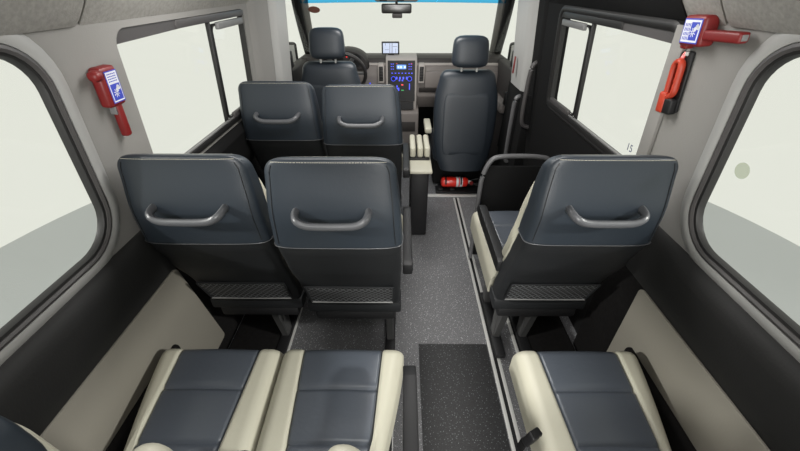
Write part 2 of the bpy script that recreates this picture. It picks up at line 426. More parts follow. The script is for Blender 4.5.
# ------------------------------------------------------------------ floor details
def rail(x, y0, y1, label):
    r = empty('floor_rail', (x, y0, 0)); L = y1-y0
    for a in (-1, 1):
        MB().box((a*.0155-.0075, 0, 0), (a*.0155+.0075, L, .006), .001).build('rail_flange', M['alu'], r)
    MB().box((-.008, 0, -.001), (.008, L, .0025)).build('rail_slot', M['plastic'], r)
    tag(r, label, 'rail', 'aluminium seat rails in the floor')
rail(-.575, .2, 2.5, 'aluminium floor rail nearest the left wall')
rail(-.055, .2, 2.5, 'aluminium floor rail under the aisle-side left seats')
rail(.452, .2, 2.60, 'long aluminium floor rail bordering the aisle on the right')
rail(.585, .2, 2.1, 'aluminium floor rail under the right-hand single seats')
tag(MB().box((.085, .0, 0), (.425, 1.135, .004), .001).build('floor_and_shade', M['floor_shade']), 'painted seat shadow, a dark speckled sheet in the aisle beside the near cushions', 'painted shade')  # thin dark sheet that paints the rear seats' shadow on the floor
tag(MB().box((.16, 2.615, 0), (.70, 2.655, .012), .003).build('step_edge_strip', M['alu']), 'pale metal step edge strip across the floor behind the passenger seat', 'edge strip')

# ------------------------------------------------------------------ passenger seats
ZT = 1.114
HINGE = Vector((0, .24, .42))
HW = [(.34, .190), (.45, .197), (.65, .201), (.82, .201), (.95, .194), (1.09, .182)]
YR = [(.34, .195), (.45, .160), (.55, .120), (.70, .052), (.82, .008), (.93, .0), (1.10, .022)]
def hw_at(z, zt=ZT, r=.045, extra=0):
    w = lerp_tab(HW, z)+extra; q = z-(zt-r)
    return w-r+math.sqrt(max(r*r-q*q, 0)) if q > 0 else w
def back_z(z0, zt, n=10, r=.045):
    zs = [z0+(zt-r-z0)*k/n for k in range(n+1)]
    return zs+[zt-r+r*math.sin(PI/2*k/14) for k in range(1, 14)]+[zt-.0002]
THK = [(.34, 1), (.88, 1), (1.0, .86), (1.11, .58)]
def slope(ring, z):                 # the top of the back falls away towards the front
    w = min(max((z-1.0)/.11, 0), 1); y0 = lerp_tab(YR, z)
    return [Vector((p.x, p.y, p.z-w*max(0, p.y-y0-.004)*.33)) for p in ring]
def rear_ring(z, zt=ZT, th=.118, inset=0, n=5, y_off=0, N=56):
    th *= lerp_tab(THK, z)
    q = z-(zt-.014); k = math.sqrt(max(1-(q/.014)**2, 0)) if q > 0 else 1
    y = lerp_tab(YR, z)+inset+y_off; hy = th/2*(.62+.38*k)
    return slope(sring(0, y+th/2, z, hw_at(z, zt)-inset, hy, n, N), z)

def make_seat(out, shift=0):
    """out = -1/+1: which side the window is on. Origin on the floor under the seat, +Y forwards, rear face at y=0"""
    t = empty('passenger_seat')
    b = MB().loft([rear_ring(z) for z in back_z(.828, ZT)])
    back = b.build('backrest', M['leather'], t, loc=HINGE, off=HINGE)
    P = lambda mb, name, m: mb.build(name, m, back, off=HINGE)
    P(MB().loft([rear_ring(z, inset=.004, th=.108) for z in [.345+.471*k/11 for k in range(12)]+[.824]]), 'lower_panel', M['shell'])
    # bead between the upholstered part and the lower panel
    rg = rear_ring(.826, inset=-.001)
    P(MB().tube([p for p in rg], .0013, 6, closed=True), 'panel_bead', M['handle'])
    # twin stitching and side piping: arcs of the back's own section
    def arc(frac, z0, z1, n, o=.0006):
        pts = []
        for k in range(n+1):
            z = z0+(z1-z0)*k/n; rg = rear_ring(z, N=200)
            p = rg[int(frac*200) % 200]; pts.append(p+Vector((math.copysign(o, p.x), -o, 0)))
        return pts
    for s, f in ((-1, .5+.115), (1, 1-.115)):
        P(MB().tube(arc(f, .837, 1.094, 14), .0013, 5), 'side_piping', M['shell'])
    rg = rear_ring(ZT-.010, N=200)
    top = [rg[k] + Vector((0, -.0006, .0)) for k in range(116, 185, 2)]
    rf = rear_ring(ZT-.004, N=200)
    front = [rf[k] + Vector((0, -.003, .0014)) for k in range(18, 84, 2)]
    b = MB()
    b2 = MB()
    for bb, a_, b_ in [(b, *q) for q in zip(top[:-1], top[1:])]+[(b2, *q) for q in zip(front[:-1], front[1:])]:
        L = max(1, int((b_-a_).length/.006))
        for q in range(L):
            u0 = a_.lerp(b_, (q+.15)/L); u1 = a_.lerp(b_, (q+.8)/L)
            bb.tube([u0, u1], .0007, 4)
    P(b, 'top_stitching', M['cream_t']); P(b2, 'edge_stitching', M['cream_t'])
    # grab handle
    zh = .942
    yb = lerp_tab(YR, zh)
    pts = bez([(-.104, yb+.012, zh+.020), (-.103, yb-.016, zh+.018), (-.095, yb-.034, zh+.011), (-.074, yb-.040, zh+.001), (-.04, yb-.041, zh-.003), (.04, yb-.041, zh-.003), (.074, yb-.040, zh+.001), (.095, yb-.034, zh+.011), (.103, yb-.016, zh+.018), (.104, yb+.012, zh+.020)], 5)
    P(MB().tube(pts, .0105, 12, rz=.0125, up=(0, -.3, 1)), 'grab_handle', M['handle'])
    # net pocket with its wire frame
    def pk(x, z): return Vector((x, lerp_tab(YR, z)+.001, z))
    fw = lambda z: lerp_tab(HW, z)-.032
    b = MB(); rings = []
    for k in range(7):
        z = .432+.118*k/6; rings.append([pk(-fw(z)+2*fw(z)*i/12, z)+Vector((0, -.004*math.sin(PI*i/12)-.001, 0)) for i in range(13)])
    b.loft(rings, cap=False, close=False)
    net = P(b, 'net_pocket', M['net'])
    b = MB(); z0, z1 = .428, .555
    b.tube([pk(-fw(z0), z0)+Vector((0, -.003, 0)), pk(fw(z0), z0)+Vector((0, -.003, 0))], .0035, 8)
    b.build('lower_wire', M['mgrey'], net, off=HINGE)
    b = MB(); b.tube([pk(-fw(z1), z1)+Vector((0, -.002, 0)), pk(fw(z1), z1)+Vector((0, -.002, 0))], .003, 8)
    for s in (-1, 1): b.tube([pk(s*fw(z0), z0)+Vector((0, -.002, 0)), pk(s*fw(z1), z1)+Vector((0, -.002, 0))], .003, 8)
    b.build('pocket_border', M['shell'], net, off=HINGE)
    # front upholstery: cream shell, side bolsters, dark centre
    def fring(z, zt, th, yo, w, n=3.2):
        q = z-(zt-.03); k = math.sqrt(max(1-(q/.03)**2, 0)) if q > 0 else 1
        return slope(sring(0, lerp_tab(YR, z)+yo-.118*(1-lerp_tab(THK, z))+th/2, z, w, th/2*(.35+.65*k), n, 40), z)
    zt = ZT-.001
    P(MB().loft([fring(z, zt, .045, .088, hw_at(z, zt)-.012) for z in back_z(.44, zt)]), 'front_upholstery', M['cream'])
    for s in (-1, 1):
        rings = []
        for k in range(23):
            a = -1+2*k/22; a = math.sin(a*PI/2); z = .74+.272*a; e = max(1-abs(a)**3.2, .004)**(1/2.4)
            rings.append(sring(s*(lerp_tab(HW, z)-.066), lerp_tab(YR, z)+.142-.118*(1-lerp_tab(THK, z))*.5, z, .050*e, .046*e+.004, 2.6, 24))
        P(MB().loft(rings), 'side_bolster', M['cream'])
    rings = []
    for k in range(15):
        z = .46+(.99-.46)*k/14; g = .006 if k in (4, 9) else 0
        e = math.sin(PI*min(max((k+.5)/15, 0), 1))**.25
        rings.append(sring(0, lerp_tab(YR, z)+.118, z, .114*e, (.030-g)*e, 4, 32))
    P(MB().loft(rings), 'centre_pad', M['leather_c'])

    # cushion -------------------------------------------------------
    y0, y1, zc, zb = .290, .800, .470, .345
    def ztop(y, crown=0):
        z = zc-.030*(y1-y)/(y1-y0)+crown; r = .034
        q = y-(y1-r)
        if q > 0: z = z-r+r*math.sqrt(max(1-(q/r)**2, 0))
        return z
    def strip(xa, xb, ra, rb, name, m, parent, grooves=(), crown=0, sag=0.0):
        """xa(y), xb(y): inner/outer edges; ra/rb edge rounding"""
        ys = [y0+(y1-.034-y0)*k/26 for k in range(27)]+[y1-.034+.034*math.sin(PI/2*k/7) for k in range(1, 8)]
        for g in grooves: ys += [g-.009, g-.004, g, g+.004, g+.009]
        ys = sorted(set(ys)); rings = []
        for y in ys:
            gd = 0
            for g in grooves: gd = max(gd, .007*max(0, 1-abs(y-g)/.010))
            a, b_ = xa(y), xb(y); zt_ = ztop(y, crown)-gd; ring = []
            n = 6
            for k in range(n+1):
                q = PI/2*k/n; ring.append((a+ra*(1-math.sin(q)) if False else a+ra*(1-math.cos(q)), zt_-ra*(1-math.sin(q))))
            for k in range(1, 6):
                u = k/6; ring.append((a+ra+(b_-rb-a-ra)*u, zt_-sag*math.sin(PI*u)))
            for k in range(n, -1, -1):
                q = PI/2*k/n; ring.append((b_-rb*(1-math.cos(q)), zt_-rb*(1-math.sin(q))))
            ring += [(b_, zb), (a, zb)]
            zmin = zb+.004
            rings.append([Vector((x, y, max(z, zb if i >= len(ring)-2 else zmin))) for i, (x, z) in enumerate(ring)])
        return MB().loft(rings).build(name, m, parent)
    tp = lambda y: min(max((y1-y)/(y1-.48), 0), 1.3)
    cw = lambda y: .134-.018*tp(y)
    ow_ = lambda y: .207-.055*tp(y)**1.3       # window side tapers to the rear
    iw = lambda y: .206
    cush = strip(lambda y: -cw(y), lambda y: cw(y), .012, .012, 'cushion', M['leather_c'], t, grooves=(.650, .495), sag=-.004)
    for s in (-1, 1):
        f = ow_ if s == out else iw
        if s > 0: strip(lambda y: cw(y)+.001, f, .012, .038, 'cushion_bolster', M['cream'], cush, crown=.004)
        else: strip(lambda y: -f(y), lambda y: -cw(y)-.001, .038, .012, 'cushion_bolster', M['cream'], cush, crown=.004)
    cush.location.x = shift
    MB().box((-.17, .19, .29), (.17, .74, .344), .012).build('seat_pan', M['plastic'], t)
    MB().box((-.196, .185, .343), (.196, .275, .400), .008).build('back_crossbar', M['shell'], t)
    return t

def seat_legs(t, xs, brace=0):
    for x in xs:
        b = MB(); b.box((x-.018, .29, .008), (x+.018, .345, .32), .004)
        b.prism([(x-.014, .22, .325), (x-.014, .29, .325), (x-.014, .35, .02), (x-.014, .29, .02)], (.028, 0, 0))
        b.build('leg', M['steel'], t)
        MB().box((x-.024, .18, .0065), (x+.024, .60, .035), .006).build('leg_foot', M['plastic'], t)
        MB().box((x-.018, .52, .03), (x+.018, .57, .30), .004).build('leg', M['steel'], t)

def armrest(t, x, w=.019, y0=.20, y1=.66, z=.60):
    b = MB(); pr = [(x-w, y0, z-.055), (x-w, y0, z-.005), (x-w, y0+.03, z), (x-w, y1-.05, z), (x-w, y1-.012, z-.012), (x-w, y1, z-.035), (x-w, y1-.02, z-.052), (x-w, y1-.08, z-.06)]
    b.prism(pr, (2*w, 0, 0), bev=.005); o = b.build('armrest', M['plastic'], t)
    MB().lathe([(.0, -.004), (.018, -.004), (.02, 0), (.02, w*1.2+.006), (.016, w*1.2+.01), (0, w*1.2+.01)], (x-w*.6, y0+.02, z-.03), 'x', 16).build('pivot_cap', M['shell'], o)
    return o

seatA = make_seat(-1); seat_legs(seatA, (.033,))
seatB = make_seat(1);  seat_legs(seatB, (.143,)); armrest(seatB, .222)
seatC = make_seat(1, .010);  seat_legs(seatC, (-.11, .022)); armrest(seatC, -.190)
XA, XB, XC = -.617, -.199, .585
G = 'navy and cream leather passenger seats'
def put(o, x, y, label): o.location = (x, y, 0); tag(o, label, 'seat', G); return o
R4, R3, R2 = -.03, .87, 1.77
put(seatA, XA, R3, 'big dark leather seat back beside the left wall, below the left red hammer')
put(seatB, XB, R3-.02, 'big dark leather seat back on the aisle, right of the left window-side one')
put(seatC, XC, R3, 'dark leather single seat right of the aisle showing its handled back')
a2 = copy_tree(seatA); put(a2, XA, R2-.02, 'smaller farther seat back beside the left sliding window, behind the driver')
b2 = copy_tree(seatB); put(b2, XB, R2-.08, 'smaller farther seat back on the aisle in front of the dashboard console')
a4 = copy_tree(seatA); put(a4, XA, R4, 'nearest left window seat with cream-edged cushion, its back top in the bottom left corner')
b4 = copy_tree(seatB); put(b4, XB, R4, 'nearest left aisle seat, cream and navy cushion beside a flat black armrest')
c4 = copy_tree(seatC); put(c4, XC, R4, 'nearest right single seat, cream and navy cushion beside the beige right panel')
for ch in list(c4.children):
    if ch.name.startswith('armrest'):
        for g in list(ch.children): bpy.data.objects.remove(g)
        bpy.data.objects.remove(ch)
for ch in a4.children:
    if ch.name.startswith('backrest'):
        ch.rotation_euler = (math.radians(-13), 0, 0)
        for g in ch.children:
            if g.name.startswith('side_bolster'): g.location.z -= .10
            if g.name.startswith('front_upholstery'): g.location.z -= .022
for ch in b4.children:
    if ch.name.startswith('backrest'): ch.rotation_euler = (math.radians(-8.2), 0, 0)

# seat belt buckles between the near cushions
def buckle(x, y, z, rx, rz, label):
    t = empty('belt_buckle', (x, y, z), rz); t.rotation_euler = (math.radians(rx), 0, rz)
    MB().box((-.019, -.012, .0), (.019, .012, .07), .006, 3).build('buckle_body', M['plastic'], t)
    MB().box((-.012, -.010, .066), (.012, .010, .074), .003).build('release_button', M['plastic_m'], t)
    MB().tube([(0, 0, .005), (0, .005, -.03), (0, .0, -.075)], .012, 8, rz=.006).build('buckle_stalk', M['plastic_m'], t)
    tag(t, label, 'buckle', 'seat belt buckles by the near cushions')
buckle(-.437, .430, .455, 28, .3, 'black belt buckle between the two left cushions, the left one')
buckle(-.380, .425, .460, 20, -.2, 'black belt buckle between the two left cushions, the right one')
buckle(.368, .50, .40, 10, .5, 'black belt buckle beside the right single cushion on the aisle side')

# ------------------------------------------------------------------ cab seats
def cab_seat(x, y, dz, label, name):
    t = empty(name, (x, y, 0))
    hw = [(.28, .17), (.38, .215), (.55, .236), (.72, .242), (.84, .236), (.93, .212), (1.01, .185)]
    rings = []
    zt = 1.015
    zs = [.28+.68*k/14 for k in range(15)]+[.96+.055*math.sin(PI/2*k/7) for k in range(1, 8)]
    for z in zs:
        q = max(0, z-.955)/.0605; k = math.sqrt(max(1-q*q, .01))
        w = lerp_tab(hw, min(z, .955)); w = w-.055+.055*k if q else w
        rings.append(sring(0, .02+(z-.28)*.14+.065, z+dz, w, .065*(.35+.65*k), 3.2, 48))
    back = MB().loft(rings).build('backrest', M['leather'], t)
    # smoother rear insert panel
    rings = []
    for k in range(12):
        a = -1+2*k/11; e = max((1-abs(a)**4)**.25, .35); z = .64+.235*math.sin(a*PI/2)
        rings.append(sring(0, .02+(z-.28)*.14+.010, z+dz, .172*e, .011*e, 5, 32))
    MB().loft(rings).build('rear_insert', M['leather'], back)
    w_ = [.02+(1.0-.28)*.14+.06]
    hr = empty('x') if False else None
    rings = []
    for k in range(13):
        a = -1+2*k/12; a = math.sin(a*PI/2); e = (1-abs(a)**5)**(1/5) if abs(a) < .9999 else .45
        e = max(e, .45)
        rings.append(sring(0, .17+.012*a, 1.138+dz+.100*a, (.128-.006*a)*e, .054*e, 3.0, 36))
    h = MB().loft(rings).build('headrest', M['leather'], t)
    for s in (-1, 1): MB().tube([(s*.055, .15, .99+dz), (s*.055, .165, 1.08+dz)], .008, 8).build('headrest_post', M['alu'], h)
    MB().box((-.23, .10, .28), (.23, .58, .42), .04, 3).build('cushion', M['leather'], t)
    MB().box((-.21, .24, .012), (.21, .56, .28), .015).build('seat_box', M['plastic_m'], t)
    tag(t, label, 'seat', 'dark leather cab seats with headrests'); return t
drv = cab_seat(-.552, 2.70, -.003, 'dark driver seat with a headrest in front of the steering wheel', 'driver_seat')
pas = cab_seat(.480, 2.60, -.042, 'dark front passenger seat with a headrest, red extinguisher at its foot', 'front_passenger_seat')
o = MB().box((-.30, .16, .50), (-.245, .42, .545), .012, 3).build('armrest', M['cream'], pas)
o['label'] = 'cream armrest on the aisle side'

# fire extinguisher in its bracket on the floor
fx = empty('fire_extinguisher', (.345, 2.735, .085))
MB().lathe([(.0, -.012), (.022, -.012), (.038, -.004), (.043, .012), (.043, .19), (.038, .205), (.026, .217), (.014, .222), (.0, .222)], (0, 0, 0), 'x', 24).build('cylinder', M['redx'], fx)
MB().lathe([(.0438, .115), (.0438, .135)], (0, 0, 0), 'x', 24).build('label_band', M['white'], fx)
MB().lathe([(.0438, .145), (.0438, .170)], (0, 0, 0), 'x', 24).build('label_band', M['white'], fx)
b = MB(); b.lathe([(0, .22), (.016, .22), (.016, .245), (.010, .25), (0, .25)], (0, 0, 0), 'x', 12); b.build('valve', M['alu'], fx)
b = MB(); b.tube([(.235, 0, .01), (.27, -.01, .03), (.305, -.01, .038)], .006, 8); b.tube([(.235, -.01, -.005), (.275, -.02, -.01), (.30, -.02, .0)], .006, 8); b.build('lever', M['plastic'], fx)
b = MB(); b.lathe([(0, -.006), (.016, -.006), (.016, .006), (0, .006)], (.245, -.022, .0), 'y', 14); b.build('pressure_gauge', M['red'], fx)
tag(fx, 'red fire extinguisher lying on the floor under the front passenger seat', 'fire extinguisher')
br = empty('extinguisher_bracket', (.47, 2.735, 0))
MB().box((-.18, -.06, .0005), (.22, .055, .02), .006).build('base_plate', M['plastic'], br)
for x in (-.10, .03):
    MB().tube([(x, -.05*math.cos(a), .085+.05*math.sin(a)) for a in [PI*k/10-PI/2*0 for k in range(11)]], .003, 6, rz=.008, up=(1, 0, 0)).build('strap', M['plastic'], br)
for s in (-1, 1): MB().box((s*.05-.09-(.02), -.046, .018), (s*.05-.09+.02, .046, .042), .006).build('cradle', M['plastic'], br)
tag(br, 'black extinguisher bracket on the floor behind the passenger seat base', 'bracket')

# ------------------------------------------------------------------ pedestal with pale pads in the aisle
pd = empty('aisle_console', (.116, 2.06, 0))
MB().box((-.062, .0, .006), (.055, .34, .50), .012).build('pedestal', M['plastic'], pd)
MB().box((-.068, -.03, .50), (.075, .20, .522), .008, 3).build('pale_shelf', M['cream'], pd)
for k, x in enumerate((-.046, .004, .050)):
    MB().box((x-.019, .16, .53), (x+.019, .42, .60), .012, 3).build('ribbed_pad', M['cream'], pd)
MB().box((-.068, .14, .515), (.065, .40, .532), .004).build('pad_tray', M['plastic'], pd)
tag(pd, 'black aisle pedestal topped by pale ribbed pads beside the far left seats', 'console')

# ------------------------------------------------------------------ grab rail and partition by the sliding door step
gr = empty('step_rail', (.645, 1.80, 0))
pts = bez([(-.20, 0, .02), (-.20, 0, .45), (-.195, 0, .60), (-.165, 0, .69), (-.12, 0, .72), (.0, 0, .725), (.10, 0, .72), (.155, 0, .70), (.175, 0, .62), (.178, 0, .4)], 6)
MB().tube(pts, .013, 12).build('tube', M['tube'], gr)
MB().box((-.185, .010, .03), (.165, .024, .66), .006).build('infill_panel', M['plastic_m'], gr)
tag(gr, 'grey tubular grab rail with black panel in front of the right single seat', 'grab rail')

# pillar grab handle & seat belts
gh = MB().tube(bez([(.842, 2.34, 1.10), (.80, 2.34, 1.09), (.785, 2.34, 1.02), (.785, 2.34, .80), (.80, 2.34, .72), (.842, 2.34, .70)], 6), .013, 10)
tag(gh.build('grab_handle', M['rubber_g']), 'black vertical grab handle on the pillar ahead of the sliding door', 'handle')
b = MB().tube(bez([(.815, 2.50, .86), (.775, 2.50, .84), (.77, 2.50, .70), (.775, 2.50, .42), (.80, 2.50, .38)], 6), .014, 10)
tag(b.build('entry_handle', M['tube']), 'dark curved entry handle below the light grey right pillar', 'handle')
def belt_set(s, y, label):
    t = empty('seat_belt', (s*.835, y, 0))
    MB().prism([(s*-.03, 0, .36), (s*-.03, .045, .36), (s*.004, .035, 1.40), (s*.004, .0, 1.40)], (s*.003, 0, 0)).build('strap', M['plastic_m'], t)
    MB().box((-.018, -.012, 1.37), (.018, .05, 1.43), .008, 3).build('upper_anchor', M['mgrey'], t)
    MB().box((-.020-s*.012, -.006, .98), (.016-s*.012, .05, 1.09), .008, 3).build('height_adjuster', M['plastic'], t)
    MB().box((-.02-s*.02, .0, .70), (.014-s*.02, .05, .80), .006, 3).build('belt_tongue', M['plastic'], t)
    tag(t, label, 'seat belt', 'cab seat belts')
belt_set(-1, 2.80, 'dark seat belt strap hanging on the left pillar beside the driver seat')
belt_set(1, 2.83, 'dark seat belt strap hanging on the right pillar beside the passenger seat')
tag(MB().box((.755, 2.60, .985), (.760, 2.625, 1.09), .001).build('warning_tag', M['red']), 'small red warning tag on the light grey right pillar', 'tag')

# ------------------------------------------------------------------ emergency hammers
def wall_mx(s, y, z):
    """local x = forwards (+Y), local y = up along wall, local z = inwards"""
    up = (WP(s, 0, 1)-WP(s, 0, 0)).normalized(); f = Vector((0, 1, 0)); inn = Vector((-s, 0, 0)); inn = (inn-up*inn.dot(up)).normalized()
    m = Matrix.Identity(4)
    m.col[0][:3] = f; m.col[1][:3] = up; m.col[2][:3] = inn; p = WP(s, y, z, .0005); m.col[3][:3] = p
    return m
def sign_parts(par, w, h, z, flip, horiz):
    """white sticker with printed lines and a blue pictogram of a hammer striking glass"""
    s = MB().box((-w/2, -h/2, z), (w/2, h/2, z+.0008)).build('sticker', M['blue'], par)
    MB().box((-w/2+.003, -h/2+.003, z+.0008), (w/2-.003, h/2-.003, z+.0013)).build('sticker_field', M['white'], s)
    t = z+.0013
    pic = MB(); iw = w-.012
    if horiz:
        bx0, bx1, by0, by1 = (-w/2+.007, w/2-.030, -h/2+.008, h/2-.008)
    else:
        bx0, bx1, by0, by1 = (-w/2+.006, w/2-.006, -h/2+.007, h/2-.036)
    pic.box((bx0, by0, t), (bx1, by1, t+.0005)); pic.build('pictogram', M['blue'], s)
    cx, cy = (bx0+bx1)/2, (by0+by1)/2; q = (by1-by0)/2*.85
    hm = MB(); u = t+.0005
    def stroke(x0, y0, x1, y1, wd):
        d = Vector((x1-x0, y1-y0, 0)).normalized(); n = Vector((-d.y, d.x, 0))*wd/2
        a, b2 = Vector((cx+flip*x0*q, cy+y0*q, u)), Vector((cx+flip*x1*q, cy+y1*q, u))
        d = (b2-a).normalized(); n = Vector((-d.y, d.x, 0))*wd/2
        hm.prism([a+n, a-n, b2-n, b2+n], (0, 0, .0004))
    stroke(-.75, .75, .05, .15, .009); stroke(-.85, .30, -.30, .85, .007)
    for a in range(0, 360, 45):
        ca, sa = math.cos(math.radians(a+20)), math.sin(math.radians(a+20))
        stroke(.15+ca*.12, -.15+sa*.12, .15+ca*.62, -.15+sa*.62, .0018)
    hm.build('hammer_symbol', M['white'], s)
    ln = MB()
    for k in range(4):
        for j in range(4 if horiz else 5):
            if horiz:
                x = w/2-.009-k*.0055; y0 = -h/2+.008+j*(h-.016)/4; ln.box((x-.0012, y0, t), (x+.0012, y0+(h-.016)/4*.75, t+.0004))
            else:
                y = h/2-.009-k*.0065; x0 = -w/2+.007+j*(w-.014)/5; ln.box((x0, y-.0013, t), (x0+(w-.014)/5*.75, y+.0013, t+.0004))
    ln.build('printed_lines', M['blue'], s)
    return s
# left: upright hammer, handle hanging below its box
hl = empty('emergency_hammer'); hl.matrix_world = wall_mx(-1, .995, 1.270) @ Matrix.Scale(.92, 4)
MB().box((-.034, -.055, 0), (.036, .055, .034), .010, 3).build('hammer_box', M['red'], hl)
b = MB(); b.lathe([(0, -.012), (.013, -.012), (.016, .0), (.013, .014), (0, .016)], (-.044, .038, .028), 'x', 14); b.box((-.06, .026, .012), (-.03, .05, .044), .010, 3)
b.build('hammer_head', M['red'], hl)
MB().box((-.004, -.150, .006), (.020, -.05, .028), .005, 3).build('hammer_grip', M['red'], hl)
MB().box((-.010, -.080, .004), (-.005, -.05, .024), .002).build('retaining_clip', M['mgrey'], hl)
sg = sign_parts(hl, .050, .088, .0342, -1, False); sg.location.x = .006
tag(hl, 'red emergency hammer in a box with a blue sticker on the left pillar', 'hammer', 'red emergency window hammers')
hr = empty('emergency_hammer'); hr.matrix_world = wall_mx(1, 1.068, 1.397)
hr.matrix_world = hr.matrix_world @ Matrix.Rotation(math.radians(-3), 4, 'Z')
MB().box((-.040, -.036, 0), (.040, .036, .040), .008, 3).build('hammer_box', M['red'], hr)
MB().box((-.155, -.020, .010), (-.035, .004, .036), .006, 3).build('hammer_grip', M['red'], hr)
MB().box((.020, -.046, .004), (.045, -.03, .03), .006, 3).build('hammer_head', M['red'], hr)
MB().box((-.157, -.015, .016), (-.154, -.001, .030), .003).build('grip_end', M['mgrey'], hr)
sign_parts(hr, .066, .058, .0402, 1, True)
tag(hr, 'red emergency hammer box with grip pointing back on the right pillar', 'hammer', 'red emergency window hammers')
# orange belt cutter in a black holder, below the right hammer
bc = empty('belt_cutter'); bc.matrix_world = wall_mx(1, 1.100, 1.262) @ Matrix.Rotation(math.radians(-4), 4, 'Z')
MB().box((-.030, -.085, 0), (.002, .080, .010), .004).build('holder_plate', M['plastic'], bc)
MB().box((-.026, -.090, .002), (.030, -.045, .028), .006, 3).build('holder_cup', M['plastic'], bc)
b = MB()
b.tube(bez([(.012, -.06, .02), (.012, .0, .02), (.012, .035, .02), (.006, .052, .02), (-.008, .055, .02), (-.016, .042, .02), (-.016, .0, .02), (-.014, -.03, .02), (.004, -.045, .02)], 6), .008, 10, rz=.010)
b.box((.002, -.09, .008), (.030, -.03, .032), .006, 3)
b.build('cutter_handle', M['orange'], bc)
MB().tube([(-.004, .054, .02), (-.006, .078, .012)], .005, 8).build('hook_tip', M['redx'], bc)
MB().box((-.016, .068, .008), (-.004, .080, .016), .003).build('clip_screw', M['alu'], bc)
tag(bc, 'orange belt cutter upright in a black holder under the right hammer', 'belt cutter')

# glass marks
def text_mesh(body, size, m, mx, name):
    cu = bpy.data.curves.new(name, 'FONT'); cu.body = body; cu.size = size; cu.extrude = .0004; cu.align_x = 'CENTER'; cu.align_y = 'CENTER'
    tmp = bpy.data.objects.new('tmp', cu); C.objects.link(tmp); bpy.context.view_layer.update()
    me = bpy.data.meshes.new_from_object(tmp.evaluated_get(bpy.context.evaluated_depsgraph_get())); bpy.data.objects.remove(tmp)
    me.materials.clear(); me.materials.append(m); me.transform(mx)
    o = bpy.data.objects.new(name, me); C.objects.link(o); return o
mx = wall_mx(1, 1.275, .985); mx = Matrix.Translation((.024, 0, 0)) @ mx @ Matrix.Rotation(math.radians(180), 4, 'Y') @ Matrix.Rotation(math.radians(0), 4, 'Z')
tag(text_mesh('15', .040, M['grey_line'], mx, 'window_number'), 'small number 15 marked low on the sliding door glass', 'marking')
mx = wall_mx(1, .800, 1.118); b = MB().lathe([(0, -.012), (.020, -.012), (.020, -.0105), (.0, -.0105)], (0, 0, 0), 'z', 24)
tag(b.build('round_film_sticker', M['sticker']), 'faint round grey sticker on the rear right window glass', 'sticker').matrix_world = mx

# ------------------------------------------------------------------ dashboard
db = empty('dashboard', (0, 3.40, 0))
def ext(poly, x0, x1, bev=.0): # poly in (y, z)
    return MB().prism([(x0, y, z) for y, z in poly], (x1-x0, 0, 0), bev=bev)
ext([(.10, .50), (.02, .62), (.03, .80), (.07, .885), (.16, .90), (.62, .885), (.62, .50)], -.90, .90, .012).build('dash_body', M['dash'], db)
ext([(.075, .893), (.10, .935), (.20, .945), (.62, .90), (.62, .88), (.12, .88)], -.92, .92, .008).build('dash_top', M['dashtop'], db)
ext([(.060, .880), (.070, .900), (.12, .905), (.12, .880)], -.90, .90, .006).build('dash_trim_line', M['dashlt'], db)
ext([(-.005, .70), (.01, .66), (.06, .66), (.06, .70)], .15, .88, .006).build('glovebox_lip', M['dashtop'], db)
ext([(.005, .70), (.018, .84), (.06, .84), (.06, .70)], .20, .86, .010).build('glovebox_door', M['dash'], db)
# centre stack
b = MB().prism([(-.155, -.03, .56), (.135, -.03, .56), (.135, .02, .955), (.155, .20, .965), (-.175, .20, .965), (-.155, .02, .955)], (0, 0, 0)) if False else None
ext([(-.06, .52), (-.055, .66), (-.01, .94), (.03, .965), (.20, .965), (.20, .52)], -.150, .128, .012).build('centre_stack', M['dashlt'], db)
def face_pt(x, z, o=0):           # on the sloping face of the stack
    t = (z-.66)/.28; return Vector((x, -.055+.045*t-o, z))
def face_box(mb, x0, x1, z0, z1, o0, o1):
    p = [face_pt(x0, z0, o0), face_pt(x1, z0, o0), face_pt(x1, z1, o0), face_pt(x0, z1, o0)]
    mb.prism(p, (0, -(o1-o0), 0)); return mb
fas = face_box(MB(), -.132, .110, .600, .935, 0, .006).build('radio_fascia', M['plastic'], db)
face_box(MB(), -.052, .030, .868, .902, .006, .010).build('radio_display', M['lcd'], fas)
b = MB()
for x in (-.044, -.022, .012): face_box(b, x, x+.014, .876, .892, .010, .0105)
b.build('display_icons', M['lcd_w'], fas)
b = MB()
for z in (.905, .885, .865):
    for x in (-.104, -.088, .052, .070): face_box(b, x, x+.010, z, z+.005, .006, .009)
for x in (-.100, -.070, -.040, -.010, .02, .05, .075): face_box(b, x, x+.013, .832, .838, .006, .010)
for x in (-.060, -.030, .000, .030): face_box(b, x, x+.013, .785, .805, .006, .010)
for x in (-.034, -.008): face_box(b, x, x+.012, .770, .782, .006, .010)
b.build('blue_buttons', M['btn_blue'], fas)
b = MB()
for x in (-.082, .062):
    c = face_pt(x, .79, .008); b.tube([c+Vector((.019*math.cos(a), -.004, .019*math.sin(a))) for a in [2*PI*k/20 for k in range(20)]], .0022, 6, closed=True, up=(0, 1, 0))
b.build('dial_rings', M['btn_blue'], fas)
for x in (-.082, .062):
    c = face_pt(x, .79, .0); MB().lathe([(0, 0), (.016, 0), (.015, -.018), (0, -.019)], c, 'y', 18).build('dial', M['plastic'], fas)
b = MB()
for x in (-.055, .075): face_box(b, x, x+.008, .908, .912, .006, .009)
face_box(b, -.012, .006, .735, .744, .006, .010); b.build('red_buttons', M['btn_red'], fas)
b = MB(); face_box(b, .058, .066, .70, .75, .006, .010); face_box(b, -.06, -.03, .69, .715, .006, .010); face_box(b, -.055, -.045, .72, .735, .006, .01); b.build('blue_buttons', M['btn_blue'], fas)
b = MB(); face_box(b, -.012, .010, .692, .698, .006, .009); b.build('green_buttons', M['btn_green'], fas)
